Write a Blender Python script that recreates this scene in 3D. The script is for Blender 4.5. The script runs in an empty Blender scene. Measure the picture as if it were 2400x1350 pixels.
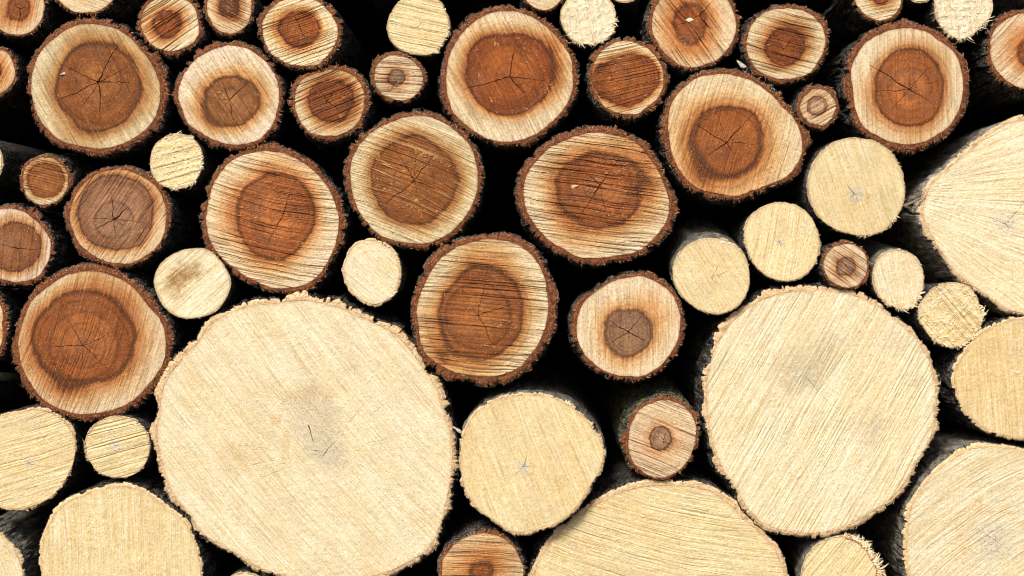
import bpy, math, random
import numpy as np
from mathutils import Vector

# A stacked pile of sawn logs, seen square on.  1 picture unit = 1 mm on the sawn front.
rnd = random.Random(7)
scene = bpy.context.scene
col = scene.collection
CAM_D = 3.333
LOG_LEN = 1.3
# ---------------------------------------------------------------- the logs
# outlines are millimetre coordinates on the sawn front of the pile
# (x to the right, y downwards, origin at the top left corner of the frame)
LOGS = []
def L(kind, label, out, th, saw, heart=None, pith=None, cracks='', **kw):
    d = dict(kind=kind, label=label, out=out, th=th, saw=saw, heart=heart, pith=pith, cracks=cracks)
    d.update(kw); LOGS.append(d)

# ---- logs with brown heartwood -------------------------------------------------
L('brown', 'round brown-hearted log cut off by the top left corner of the picture',
  '108,10 106,40 97,62 75,80 53,87 25,83 0,78 -20,60 -30,20 -25,-30 10,-62 60,-60 95,-35', 8,
  (100, 9, .5), (45,20,27,29), (46,20), '51,56 27,5 75,18', tone='orange')
L('brown', 'log showing only its lower rim at the top edge, beside the top left corner log',
  '116,-52 122,-20 134,2 150,20 175,33 203,37 232,31 256,19 274,0 286,-22 290,-52 270,-110 203,-139 140,-112', 8,
  (20, 8, .5), (203,-60,40,38), (203,-60), tone='orange')
L('brown', 'large brown-hearted log at upper left with five long cracks and a pale chip on it',
  '207,42 150,55 107,90 72,140 63,200 69,258 98,312 125,335 165,350 243,362 300,350 340,327 375,290 388,250 391,200 375,150 346,112 310,75 260,48', 17,
  (60, 7, .7), (228,201,99,101), (231,192), '138,150,3 278,100,3 333,198,2.5 238,283,3 132,238,2.5 318,152,1.2 170,290,1', tone='brown', ring=52, halo=26)
L('brown', 'coarsely sawn log with small round dark heart, above the large five-cracked log',
  '321,50 330,85 350,110 375,125 405,129 441,118 468,95 475,65 466,25 449,0 420,-12 375,-15 343,0 328,20', 10,
  (-33, 10, 1.6), (393,55,33,33), (387,57), '372,20,2 424,25,1.6 402,88,1.6 365,62,1', tone='red', halo=17)
L('brown', 'small grooved log touching the top edge, with a dark blotchy centre',
  '478,10 482,40 495,65 520,82 545,85 575,70 590,45 597,10 592,-15 570,-38 535,-45 500,-32', 8,
  (25, 9, 1.3), (537,14,24,27), (537,12), '520,-2 550,30', tone='dark', halo=10)
L('brown', 'log half hidden by the left edge, level with the large five-cracked log',
  '0,110 20,118 34,140 40,160 38,185 28,205 10,222 -15,228 -45,210 -58,165 -48,125 -20,108', 9,
  (-60, 9, .7), (-22,166,24,28), (-22,166), tone='orange', halo=18)
L('brown', 'small log with green moss on its top rim, below the large five-cracked log',
  '107,363 72,371 51,394 47,430 55,460 80,482 105,487 135,478 158,455 167,425 160,395 140,372', 9,
  (14, 7, 1.0), (107,422,42,40), (105,422), '', tone='brown', halo=8, moss=1, tilt=(0.0,.05))
L('brown', 'pale-rimmed log with a soft grey-brown heart and one crack reaching to upper right',
  '533,96 486,111 448,136 421,174 408,220 418,264 438,297 476,329 520,346 560,350 600,340 635,312 655,270 664,225 655,180 635,145 605,115 570,100', 14,
  (55, 9, .8), (543,236,60,54), (538,235), '512,163,2.4 597,183,2.4 547,293,2.4 488,228,1 510,268,1', tone='greybrown', halo=22)
L('brown', 'log with wide grey-violet heart crossed by many cracks, beside the small mossy-rimmed log',
  '275,388 230,395 195,415 168,450 154,505 163,554 188,590 222,614 275,628 318,622 356,600 384,569 398,515 396,475 378,435 350,410 315,393', 14,
  (-55, 9, .9), (272,500,83,83), (267,515), '258,447,2.4 305,483,3.5 333,520,2 272,572,2.4 215,543,2.4 203,513,1.6 330,555,1 200,470,1', tone='violet', halo=14, ring=45)
L('brown', 'large log of level saw lines with an orange-edged heart and one long slanting crack',
  '625,338 590,345 533,370 500,410 480,455 472,500 476,550 488,585 522,620 565,655 605,675 650,685 703,685 743,668 772,622 797,583 808,520 792,450 773,428 747,397 710,367 665,345', 17,
  (12, 9, 1.5), (645,507,86,97), (665,500), '683,440,2.4 620,583,2.6 712,520,1.3 600,490,1.2', tone='brown', halo=26, curve=.0004, ring=60)
L('brown', 'log with dark solid red-brown heart at the top edge, beside the blotchy-centred grooved log',
  '604,60 612,95 639,138 674,155 712,163 757,155 785,125 803,87 803,55 784,23 758,0 715,-15 660,-8 626,16', 12,
  (-20, 9, 1.3), (702,68,46,41), (703,62), '688,30,2.2 720,100,2.2', tone='red', halo=15, flat=1)
L('brown', 'log with slanting saw scores, directly under the solid red-hearted log of the top edge',
  '790,152 738,162 700,180 682,208 677,235 687,265 700,295 726,319 765,332 803,326 843,300 861,262 867,225 858,193 836,167', 13,
  (-23, 9, 1.3), (773,237,50,47), (767,238), '743,200,1.6 790,203,1.6 800,260,1.8 740,290,1', tone='red', halo=18)
L('brown', 'small deeply grooved log with grey ring heart, under a pale log at top',
  '920,122 889,133 873,157 868,180 872,201 885,222 916,238 945,242 974,230 993,208 1000,180 991,161 972,139 945,125', 9,
  (3, 9, 1.7), (930,182,20,20), (932,184), '918,215,1.6', tone='ringed', halo=8)
L('brown', 'largest dark-hearted log at top centre, with three crooked cracks meeting in the middle',
  '1180,12 1138,24 1091,50 1058,90 1040,135 1031,190 1038,240 1058,276 1090,307 1135,332 1200,343 1250,330 1288,306 1326,268 1348,232 1356,185 1350,141 1330,99 1301,66 1260,35 1220,18', 16,
  (64, 9, 1.1), (1192,177,101,95), (1195,180), '1080,212,3 1210,90,2.8 1233,227,3.6 1287,192,1.8', tone='red', halo=22)
L('brown', 'large log of bright slanting saw lines with a ring in its dark heart',
  '975,260 922,272 886,292 848,320 820,353 807,405 812,450 826,484 852,522 884,558 932,577 980,584 1030,573 1071,548 1100,514 1120,478 1133,430 1130,382 1115,345 1086,306 1042,278 1010,263', 15,
  (22, 9, 1.2), (971,424,99,100), (970,425), '915,328,2.4 1037,337,2 900,482,3 1033,447,3.6 980,335,1.2 1000,520,1', tone='brown', halo=20, ring=48, curve=-.0003, bright=1)
L('brown', 'log rim at the top edge, directly above the largest three-cracked log',
  '1224,-25 1229,0 1245,18 1277,27 1302,18 1320,-2 1326,-25 1310,-60 1275,-76 1240,-60', 5,
  (20, 7, .4), None, (1275,-25), tone='pale')
L('brown', 'grooved log with a white knot and a split in its heart, top edge',
  '1531,0 1520,40 1517,65 1527,94 1545,124 1572,151 1612,167 1655,160 1691,143 1717,114 1733,80 1736,50 1722,14 1705,-15 1660,-35 1600,-38 1555,-22', 11,
  (52, 11, 1.6), (1617,57,38,47), (1640,37), '1668,3,3.2 1560,72,1.8 1690,90,1.2 1700,128,3', tone='orange', halo=24)
L('brown', 'round log crossed by level dark saw grooves, with small violet-brown heart, at upper right',
  '1840,11 1800,18 1765,40 1745,75 1740,105 1750,141 1764,166 1798,187 1830,197 1870,190 1905,175 1931,139 1945,90 1939,60 1918,34 1879,14', 12,
  (15, 13, 1.7), (1840,110,46,43), (1835,117), '1815,77,1.8 1872,68,1.8', tone='red', halo=18)
L('brown', 'log cut off by the top edge, with red-brown heart and level saw lines',
  '1997,0 2010,25 2034,45 2063,54 2090,47 2110,30 2117,5 2112,-30 2085,-60 2045,-65 2010,-45 1995,-20', 8,
  (-12, 9, 1.2), (2063,-15,26,25), (2063,-15), tone='red', halo=14)
L('brown', 'large round log at upper right with dark smooth heart and upper-left crack',
  '2110,50 2066,62 2028,82 1992,128 1980,190 1990,246 2004,286 2034,324 2074,342 2130,358 2174,344 2217,322 2249,285 2267,243 2272,195 2267,156 2246,117 2206,78 2164,57', 19,
  (88, 11, .45), (2129,204,79,87), (2132,210), '2037,150,3 2190,248,2.6 2133,137,1.6 2183,150,1.6 2040,215,1.4 2070,277,1.2 2200,190,1', tone='brown', halo=24, flat=1)
L('brown', 'orange-hearted log cut off by the right edge, near the top right corner',
  '2400,22 2360,33 2330,56 2313,95 2314,135 2331,178 2366,203 2400,217 2440,215 2480,185 2495,125 2480,65 2445,30', 12,
  (-45, 10, .8), (2408,128,24,30), (2408,128), tone='orange', halo=26)
L('brown', 'log with wide even red-brown heart and a pale spot left of its middle',
  '1463,87 1427,96 1400,115 1384,144 1378,185 1388,223 1411,253 1445,272 1480,278 1513,268 1546,242 1560,213 1564,180 1556,145 1536,114 1504,96', 12,
  (-12, 8, 1.0), (1474,186,66,57), (1433,186), '1436,170,1.2 1440,195,1.2', tone='red', halo=10, flat=1)
L('brown', 'large log with broad orange halo, specked rim and pointed bark corner on its right',
  '1690,160 1634,171 1596,196 1564,232 1550,290 1560,350 1574,393 1600,428 1653,459 1715,473 1766,462 1814,441 1860,417 1881,389 1890,352 1902,330 1890,308 1876,288 1850,247 1810,205 1762,174 1725,162', 16,
  (-74, 8, .5), (1708,329,78,81), (1703,335), '1613,283,2 1777,257,3 1657,367,2.6 1723,363,2 1790,340,1.2 1672,250,1', tone='brown', halo=44)
L('brown', 'large log of deep level saw grooves with pale sides, under the orange-haloed log',
  '1407,295 1351,304 1290,326 1245,366 1222,403 1212,455 1224,502 1244,540 1284,580 1331,606 1385,619 1440,612 1500,598 1540,573 1568,540 1588,497 1582,461 1568,430 1548,384 1520,345 1471,311', 16,
  (8, 9, 1.7), (1403,443,97,84), (1407,433), '1452,370,2.6 1367,403,2 1350,523,2.8 1430,537,2 1390,470,1', tone='brown', halo=32)
L('brown', 'smallest bark-ringed log, with a grey round heart, left of the large smooth-hearted log',
  '1917,200 1888,208 1872,230 1867,255 1875,275 1892,293 1915,302 1940,297 1955,280 1967,255 1963,230 1945,208', 11,
  (-30, 8, 1.3), (1915,248,23,22), (1915,252), '1915,232,1', tone='ringed', halo=6)
L('brown', 'small reddish-barked log with ringed heart, wedged between three pale logs at right',
  '1980,566 1950,575 1930,598 1923,620 1930,645 1950,668 1980,678 2010,674 2030,658 2040,628 2035,600 2018,578', 7,
  (35, 11, 1.7), (1983,623,21,22), (1980,620), '2000,640,2', tone='ringed', halo=9)
L('brown', 'large level-grooved log with tall brown heart, touching the biggest pale log',
  '1183,546 1133,550 1083,560 1030,580 1000,617 983,660 970,685 965,733 970,783 980,823 1003,853 1033,877 1083,893 1150,903 1195,893 1222,876 1267,833 1290,793 1303,750 1303,700 1297,657 1283,627 1260,590 1227,563', 20,
  (5, 11, 1.7), (1130,733,96,107), (1120,740), '1147,613,1.8 1200,713,2.6 1160,813,2.8 1060,640,1', tone='brown', halo=30)
L('brown', 'mid-sized log with small greyish heart, orange rings and smooth pinkish wood',
  '1480,641 1440,651 1400,675 1366,695 1345,735 1339,772 1347,812 1370,846 1400,872 1440,888 1480,893 1526,882 1562,855 1590,816 1606,765 1601,722 1582,684 1549,653 1515,641', 12,
  (90, 9, .4), (1472,778,56,55), (1473,778), '1410,740,2.6 1520,803,2.6 1515,730,1.8 1417,813,1.8 1475,810,1.4', tone='grey', halo=28, moss=.3)
L('brown', 'small log with grey disc heart and green moss on its top bark',
  '1550,930 1510,945 1481,974 1466,1014 1466,1061 1480,1095 1513,1119 1555,1126 1590,1112 1620,1075 1637,1030 1640,1000 1620,959 1590,935', 10,
  (22, 12, 1.6), (1547,1027,27,29), (1555,1030), '1572,1002,1.6 1535,1015,2 1558,1045,2', tone='ringed', halo=16, moss=1, tilt=(-.03,.10))
L('brown', 'streaky brown log cut off by the bottom edge, between two pale logs',
  '1130,1243 1082,1259 1048,1283 1033,1310 1027,1348 1045,1390 1085,1425 1135,1435 1185,1420 1220,1385 1233,1345 1222,1303 1200,1269 1166,1249', 8,
  (3, 8, 1.4), (1127,1340,28,24), (1127,1340), '1140,1320,1.2', tone='orange', halo=40)
L('brown', 'log at the left edge with a square grey-brown heart and orange upright streaks',
  '15,479 50,485 85,505 112,535 128,575 122,610 104,645 76,665 30,668 0,662 -35,640 -55,600 -58,550 -40,505 -12,483', 12,
  (95, 10, .8), (38,578,58,53), (37,582), '-5,573,2 92,585,2 85,612,1', tone='greybrown', halo=14)
L('brown', 'large log at left with very wide brown heart, above two pale logs',
  '195,618 146,632 106,656 72,692 44,744 28,810 36,858 52,900 80,941 124,969 200,988 260,978 314,952 354,918 386,873 402,820 400,770 374,723 344,681 300,644 246,622', 20,
  (-72, 7, .6), (195,790,113,104), (195,810), '143,727,2.4 257,872,2.4 93,812,1.6 280,773,1.4 195,866,1.2 240,740,1', tone='brown', halo=30, curve=.0003)
L('brown', 'thin slice of a log at the left edge, beside the very wide-hearted log',
  '0,690 13,715 19,745 15,790 5,830 -30,845 -80,825 -108,760 -85,700 -35,678', 20,
  (60, 8, .5), (-45,760,30,34), (-45,760), tone='orange')

# ---- pale logs -------------------------------------------------------------------
L('small', 'small bright pale log with frayed right rim, between brown-hearted logs at left',
  '413,312 380,322 358,345 350,378 357,410 378,434 413,444 445,437 468,412 476,378 470,345 448,321', 2,
  (-15, 11, 1.0), None, (411,370), '400,365,1', fuzz=[(-60,75,46,15),(-130,-80,8,14),(80,100,3,14)], tone='yellow', soft=1)
L('small', 'pale level-sawn log of the top edge, touching the largest three-cracked log',
  '983,-12 933,3 914,35 907,70 916,95 940,118 980,131 1015,127 1035,108 1050,80 1053,50 1043,20 1030,0 1010,-10', 3,
  (12, 9, .9), None, (985,58), '970,72,1.2 995,45,1.2', fuzz=[(-30,60,24,14)], tone='yellow', side='greygreen', tilt=(.02,0.0))
L('small', 'frayed woolly pale log of the top edge, right of the largest three-cracked log',
  '1375,-15 1335,-8 1318,15 1313,40 1321,68 1341,95 1380,105 1415,98 1435,80 1443,50 1440,20 1420,-8', 2,
  (80, 7, .5), None, (1370,10), '', fuzz=[(-30,150,70,17)], tone='white', soft=1)
L('small', 'pale sliver of a log at the top edge, right of a frayed pale log',
  '1418,-40 1428,-12 1444,2 1463,7 1484,3 1500,-12 1510,-40 1463,-90', 3,
  (0, 8, .5), None, (1463,-40), '', tone='yellow')
L('small', 'mossy sliver of a log at the top edge near the top right',
  '2120,-30 2128,-8 2140,4 2157,7 2175,3 2188,-10 2194,-30 2157,-70', 3,
  (0, 8, .5), None, (2157,-30), '', tone='yellow', moss=1)
L('small', 'woolly pale log hanging into the top right part, frayed along its lower rim',
  '2192,20 2190,-5 2205,-35 2240,-55 2285,-50 2315,-25 2328,10 2322,40 2300,63 2275,86 2245,92 2215,75 2197,48', 2,
  (82, 7, .5), None, (2290,-2), '', fuzz=[(10,180,80,18)], tone='white', soft=1)
L('small', 'smooth pale log with grey star of pith, beside the half-cut large pale log',
  '2010,323 1956,332 1918,362 1895,405 1891,445 1905,490 1931,524 1977,546 2020,553 2065,545 2100,515 2120,473 2122,435 2112,391 2090,357 2050,330', 3,
  (70, 10, .5), None, (2003,455), '1985,430,2 2015,475,1.6 1990,470,1.6', fuzz=[(30,110,28,12)], tone='yellow', pithgrey=26)
L('small', 'smooth pale log with tiny pith mark, left of the small reddish-barked log',
  '1827,473 1786,485 1758,508 1742,545 1750,587 1772,626 1805,652 1840,661 1880,650 1909,622 1920,590 1918,545 1900,507 1870,482', 3,
  (-80, 7, .35), None, (1827,567), '1815,580,1 1835,590,1', fuzz=[(150,215,16,9)], tone='yellow', pithgrey=12)
L('small', 'pale log with grey bark showing on top and a small white chip',
  '1665,556 1630,565 1594,591 1576,630 1581,666 1603,700 1640,728 1685,738 1726,721 1752,687 1758,645 1746,600 1719,571 1690,558', 3,
  (58, 9, .5), None, (1668,652), '1690,612,1.6 1690,676,1.6 1735,622,1', fuzz=[(-60,-30,5,14)], tone='yellow', side='grey', tilt=(.02,.16), dep=-.015)
L('small', 'small oval pale log with dusty bark on top, beside the reddish-barked small log',
  '2108,585 2071,592 2050,620 2045,650 2052,682 2070,707 2105,723 2135,725 2156,700 2166,665 2163,630 2145,600', 3,
  (75, 6, .3), None, (2105,655), '', fuzz=[(20,130,46,15)], tone='cream', side='grey', tilt=(.01,.10))
L('small', 'ragged pale log with torn fibres all round, under the half-cut large pale log',
  '2235,662 2187,676 2158,709 2150,735 2164,769 2189,799 2225,815 2260,808 2285,785 2305,750 2296,710 2274,672', 2,
  (50, 8, 1.2), None, (2230,735), '', fuzz=[(-20,200,100,14)], tone='yellow', soft=1)
L('small', 'small round pale log with slanting saw lines, under the very wide-hearted log',
  '285,975 243,982 214,1002 198,1040 206,1076 228,1107 270,1121 310,1115 336,1095 351,1060 351,1030 330,993', 2,
  (-15, 11, 1.0), None, (272,1045), '255,1042,1.6 285,1040,1.2', fuzz=[(120,215,30,9)], tone='yellow', pithgrey=22)
L('small', 'pale log with a brown scuffed patch in its middle, above the biggest pale log',
  '445,582 405,595 375,620 360,655 368,690 387,722 425,745 465,745 505,730 530,700 541,665 530,630 510,604 480,583', 3,
  (-42, 8, .6), None, (445,660), '', tone='cream', patch=[(425,648,58,32,-42,1.0)], patchc=(166,128,74))
L('small', 'small oval grey-cream log with a thin bark skin, above the biggest pale log',
  '865,560 835,568 813,595 803,630 808,660 826,690 850,708 880,717 910,705 931,680 940,650 938,620 925,588 900,567', 4,
  (40, 7, .4), None, (872,640), '', fuzz=[(-70,-20,12,10),(0,50,6,10)], tone='cream', side='greygreen', ringc='pale')
L('small', 'pale log mostly beyond the left edge, beside the small mossy-rimmed log',
  '-60,318 -20,330 2,352 8,380 2,408 -20,430 -60,440 -105,420 -120,380 -105,338', 3,
  (0, 8, .4), None, (-60,378), '', tone='cream', side='rough')
L('pale', 'half-cut large pale log at the right edge with fanned saw lines',
  '2400,273 2350,287 2300,320 2250,360 2207,400 2170,437 2160,465 2155,493 2177,560 2207,602 2240,647 2267,667 2313,700 2350,727 2393,742 2480,720 2560,640 2590,520 2560,390 2490,300 2440,278', 10,
  (18, 9, .38), None, (2355,525), '2430,450,1.4 2400,560,1 2300,505,1', tone='cream', hair=6, fan=(2060,450), pithgrey=38, side='light', fuzz=[(120,150,8,12)])
L('pale', 'biggest pale log of the pile with a grey-white cracked patch around its pith',
  '690,688 655,705 610,702 560,715 513,733 480,760 462,793 417,830 377,890 363,920 373,960 353,1003 368,1067 377,1117 397,1167 445,1215 452,1242 483,1267 553,1305 597,1337 650,1358 720,1368 800,1368 880,1362 950,1337 1000,1303 1035,1265 1039,1233 1057,1190 1063,1130 1073,1087 1067,1033 1058,990 1045,945 1033,900 1010,870 980,820 953,793 917,760 877,745 843,727 813,717 795,700 753,703 733,693', 13,
  (50, 9, .45), None, (765,1058), '750,1080,2.2 790,1030,1.6', tone='cream', pithgrey=36, curve=.00012, rim='tan', hair=46, segs='723,998,742,1046,3.2 737,1056,768,1064,2 560,1045,700,1062,1.1 590,1090,690,1070,1 610,1120,720,1080,1', rough=1.15, patch=[(735,980,64,92,-24,.9),(762,1052,46,62,-20,1.0),(646,985,14,14,0,.5,1),(668,1050,10,55,10,.35,1),(725,922,80,24,-6,.30,1),(560,1075,90,40,-10,.22,1),(660,1180,80,70,0,.22,1)], patchc=(210,197,168))
L('pale', 'great round pale log at right with diagonal saw lines and faint grey stains',
  '1923,670 1860,673 1800,683 1767,705 1723,733 1680,783 1663,827 1648,897 1650,967 1657,1017 1663,1043 1683,1100 1723,1150 1733,1180 1783,1233 1800,1243 1843,1253 1893,1260 1933,1253 1987,1243 2047,1210 2103,1170 2130,1140 2157,1083 2180,1047 2193,1023 2198,977 2204,915 2202,890 2190,860 2183,827 2143,777 2100,740 2067,713 2013,683', 12,
  (-60, 9, .6), None, (1885,880), '2000,1000,1', tone='cream', hair=8, pithgrey=40, rough=.95, patch=[(1885,862,95,58,-35,.6),(2040,1012,36,56,20,.5)], patchc=(192,182,148), rim='tan')
L('pale', 'mid-sized pale log with dark bark above it and star-shaped pith, at bottom centre',
  '1227,922 1300,930 1350,957 1387,997 1412,1033 1418,1070 1407,1107 1387,1140 1350,1197 1300,1233 1257,1248 1200,1250 1167,1230 1117,1193 1090,1157 1077,1093 1080,1033 1093,993 1133,947 1180,928', 5,
  (68, 9, .5), None, (1227,1095), '1240,1045,1.6 1200,1122,1.4 1260,1095,1 1215,1080,1', tone='yellow', pithgrey=20, side='grey', tilt=(.03,.03), fuzz=[(-62,-50,5,16),(-20,10,14,8)], dep=-.02)
L('pale', 'wide pale log rising from the bottom edge, with sweeping nearly level saw lines',
  '1600,1127 1545,1124 1490,1130 1440,1147 1387,1177 1340,1213 1290,1257 1267,1287 1253,1317 1240,1350 1236,1410 1280,1480 1380,1560 1500,1600 1620,1600 1740,1560 1820,1480 1846,1400 1847,1345 1843,1317 1827,1283 1800,1253 1780,1230 1745,1205 1727,1177 1700,1160 1667,1140', 12,
  (13, 9, .6), None, (1545,1390), '', tone='yellow', curve=.0003, rim='tan', dep=.008)
L('pale', 'pale log rising from the bottom edge at left, smooth with a faint crack',
  '267,1133 317,1137 360,1160 400,1190 443,1227 460,1273 473,1317 476,1350 472,1400 445,1460 380,1520 300,1540 220,1530 150,1480 105,1400 95,1350 92,1290 100,1250 113,1220 133,1187 167,1163 213,1147', 7,
  (88, 8, .3), None, (330,1340), '302,1315,1.2 337,1320,1.2', tone='yellow', rim='pale')
L('pale', 'pale log at the left edge with level saw lines and dark-flecked pith',
  '75,957 30,965 0,973 -40,1000 -65,1060 -50,1130 0,1192 45,1196 90,1185 128,1160 160,1120 175,1080 180,1045 168,1002 150,980 115,962', 4,
  (-17, 9, .6), None, (70,1088), '42,1060,1.6 130,1098,1', tone='yellow', pithgrey=18, rim='tan')
L('pale', 'pale log with shaded bark in the bottom left corner',
  '0,1245 27,1270 50,1310 58,1355 45,1420 0,1460 -60,1450 -110,1400 -110,1310 -70,1250 -30,1238', 5,
  (70, 8, .4), None, (-30,1350), '', tone='cream', side='grey', dep=.012)
L('pale', 'yellowish pale log at the right edge with upright saw lines and a chip',
  '2397,743 2333,757 2283,790 2250,837 2234,880 2237,917 2250,953 2277,987 2307,1010 2367,1027 2400,1032 2460,1020 2520,960 2540,880 2510,800 2455,752', 5,
  (86, 7, .35), None, (2392,890), '', tone='tan', rim='pale')
L('pale', 'large greyish pale log in the bottom right corner with curved saw lines',
  '2307,1040 2267,1047 2217,1077 2177,1113 2147,1153 2127,1193 2120,1233 2118,1290 2127,1347 2170,1430 2260,1490 2370,1510 2480,1460 2550,1360 2570,1250 2540,1150 2470,1080 2400,1050 2350,1043', 10,
  (-32, 8, .38), None, (2330,1265), '2345,1255,1 2290,1240,1 2360,1290,1', tone='greycream', hair=8, curve=-.0006, pithgrey=70, side='grey', rim='pale', dep=.006)
L('small', 'small pale log at the bottom edge with torn shaggy bark on its right',
  '1877,1343 1890,1303 1923,1270 1960,1257 1997,1258 2030,1281 2047,1310 2060,1335 2056,1360 2040,1395 2000,1425 1950,1430 1900,1405 1875,1370', 4,
  (-50, 8, .6), None, (1965,1345), '1955,1335,1.6', fuzz=[(-75,-8,130,24),(-20,5,30,34)], tone='yellow', side='grey', tilt=(.10,.10), dep=.008)
L('small', 'top of a small pale log at the bottom edge, under the biggest pale log',
  '575,1340 600,1346 622,1365 635,1400 620,1440 575,1460 530,1440 515,1400 527,1362 550,1345', 4,
  (0, 8, .4), None, (575,1400), '', tone='cream', dep=.012)
# ---------------------------------------------------------------- numpy noise
def _h(ix, iy, iz, seed):
    a = (ix.astype(np.int64)*374761393 + iy.astype(np.int64)*668265263 + iz.astype(np.int64)*2147483647 + seed*1274126177) & 0xFFFFFFFF
    a = ((a ^ (a >> 13))*1274126177) & 0xFFFFFFFF
    a = ((a ^ (a >> 15))*2246822519) & 0xFFFFFFFF
    a = a ^ (a >> 16)
    return (a & 0xFFFF).astype(np.float32)/32767.5 - 1.0

def noise2(x, y, seed=0):
    xi = np.floor(x); yi = np.floor(y); fx = x-xi; fy = y-yi
    fx = fx*fx*(3-2*fx); fy = fy*fy*(3-2*fy); z = np.zeros_like(xi)
    a = _h(xi, yi, z, seed); b = _h(xi+1, yi, z, seed); c = _h(xi, yi+1, z, seed); d = _h(xi+1, yi+1, z, seed)
    return (a+(b-a)*fx) + ((c+(d-c)*fx)-(a+(b-a)*fx))*fy

def noise3(x, y, z, seed=0):
    xi = np.floor(x); yi = np.floor(y); zi = np.floor(z); fx = x-xi; fy = y-yi; fz = z-zi
    fx = fx*fx*(3-2*fx); fy = fy*fy*(3-2*fy); fz = fz*fz*(3-2*fz)
    def pl(k):
        a = _h(xi, yi, k, seed); b = _h(xi+1, yi, k, seed); c = _h(xi, yi+1, k, seed); d = _h(xi+1, yi+1, k, seed)
        return (a+(b-a)*fx) + ((c+(d-c)*fx)-(a+(b-a)*fx))*fy
    p = pl(zi); q = pl(zi+1)
    return p+(q-p)*fz

def sstep(a, b, x):
    t = np.clip((x-a)/(b-a), 0, 1); return t*t*(3-2*t)

# ---------------------------------------------------------------- materials
def lin(c, k=0.80):
    o = []
    for v in c:
        v = v/255.0
        o.append((v/12.92 if v <= .04045 else ((v+.055)/1.055)**2.4)*k)
    return (o[0], o[1], o[2], 1.0)

class NT:
    def __init__(s, name):
        s.m = bpy.data.materials.new(name); s.m.use_nodes = True
        s.t = s.m.node_tree; s.t.nodes.clear()
        s.out = s.n('ShaderNodeOutputMaterial'); s.b = s.n('ShaderNodeBsdfPrincipled')
        s.t.links.new(s.b.outputs[0], s.out.inputs[0])
        s.b.inputs['Specular IOR Level'].default_value = .25
    def n(s, t): return s.t.nodes.new(t)
    def l(s, a, b):
        if isinstance(a, (int, float)): b.default_value = a
        elif isinstance(a, tuple): b.default_value = a
        else: s.t.links.new(a, b)
    def attr(s, name):
        a = s.n('ShaderNodeAttribute'); a.attribute_name = name; return a.outputs['Fac']
    def math(s, op, a, b=0.0, c=None, clamp=False):
        m = s.n('ShaderNodeMath'); m.operation = op; m.use_clamp = clamp
        s.l(a, m.inputs[0]); s.l(b, m.inputs[1])
        if c is not None: s.l(c, m.inputs[2])
        return m.outputs[0]
    def mr(s, v, a, b, c=0.0, d=1.0, smooth=False):
        m = s.n('ShaderNodeMapRange'); m.clamp = True
        if smooth: m.interpolation_type = 'SMOOTHSTEP'
        s.l(v, m.inputs[0]); s.l(a, m.inputs[1]); s.l(b, m.inputs[2]); s.l(c, m.inputs[3]); s.l(d, m.inputs[4])
        return m.outputs[0]
    def vec(s, x, y, z=0.0):
        c = s.n('ShaderNodeCombineXYZ'); s.l(x, c.inputs[0]); s.l(y, c.inputs[1]); s.l(z, c.inputs[2]); return c.outputs[0]
    def noise(s, v, scale, detail=2, rough=.55):
        m = s.n('ShaderNodeTexNoise'); s.l(v, m.inputs['Vector']); m.inputs['Scale'].default_value = scale
        m.inputs['Detail'].default_value = detail; m.inputs['Roughness'].default_value = rough
        return m.outputs[0]
    def ramp(s, v, stops, interp='LINEAR'):
        r = s.n('ShaderNodeValToRGB'); s.l(v, r.inputs[0]); e = r.color_ramp.elements
        r.color_ramp.interpolation = interp
        while len(e) < len(stops): e.new(.5)
        for k, (p, c) in enumerate(stops): e[k].position = p; e[k].color = c
        return r.outputs[0]
    def mix(s, f, a, b, mode='MIX'):
        m = s.n('ShaderNodeMix'); m.data_type = 'RGBA'; m.blend_type = mode; m.clamp_factor = True
        s.l(f, m.inputs[0]); s.l(a, m.inputs[6]); s.l(b, m.inputs[7]); return m.outputs[2]
    def pos(s, off=0.0):
        t = s.n('ShaderNodeTexCoord'); v = s.n('ShaderNodeVectorMath'); v.operation = 'ADD'
        s.t.links.new(t.outputs['Object'], v.inputs[0]); v.inputs[1].default_value = (off, off*1.7, off*.6); return v.outputs[0]
    def bump(s, h, dist, strength=1.0):
        b = s.n('ShaderNodeBump'); s.l(h, b.inputs['Height']); b.inputs['Distance'].default_value = dist
        b.inputs['Strength'].default_value = strength; s.t.links.new(b.outputs[0], s.b.inputs['Normal'])

TONES = {  # core, heart, rim of heart, halo, outer halo, sapwood, near bark   (as seen in daylight, sRGB)
 'brown':     ((164,100,50), (144,82,36), (102,58,26), (178,114,60), (206,164,112), (220,198,160), (230,214,184)),
 'red':       ((154,86,34), (132,68,24), (96,48,18), (172,104,50), (206,162,106), (224,202,162), (232,214,180)),
 'orange':    ((160,94,46), (144,80,36), (108,60,28), (190,120,60), (212,162,108), (224,198,160), (232,212,180)),
 'dark':      ((138,94,60), (100,60,30), (82,46,22), (162,98,48), (200,154,104), (216,188,148), (222,198,160)),
 'greybrown': ((156,104,64), (138,88,50), (104,62,34), (186,126,72), (210,172,126), (228,206,178), (234,216,192)),
 'grey':      ((152,120,92), (140,106,78), (110,76,50), (196,142,86), (214,180,132), (224,205,170), (230,212,182)),
 'violet':    ((164,122,88), (138,96,66), (94,62,42), (168,108,58), (204,154,100), (218,190,148), (224,198,158)),
 'ringed':    ((174,142,116), (146,112,86), (86,58,40), (188,136,92), (204,164,122), (212,182,146), (218,194,160)),
}
PALE = {'yellow': (234,214,166), 'cream': (242,228,194), 'white': (240,227,198), 'tan': (233,206,154), 'pale': (226,204,168), 'greycream': (235,221,188)}

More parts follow.
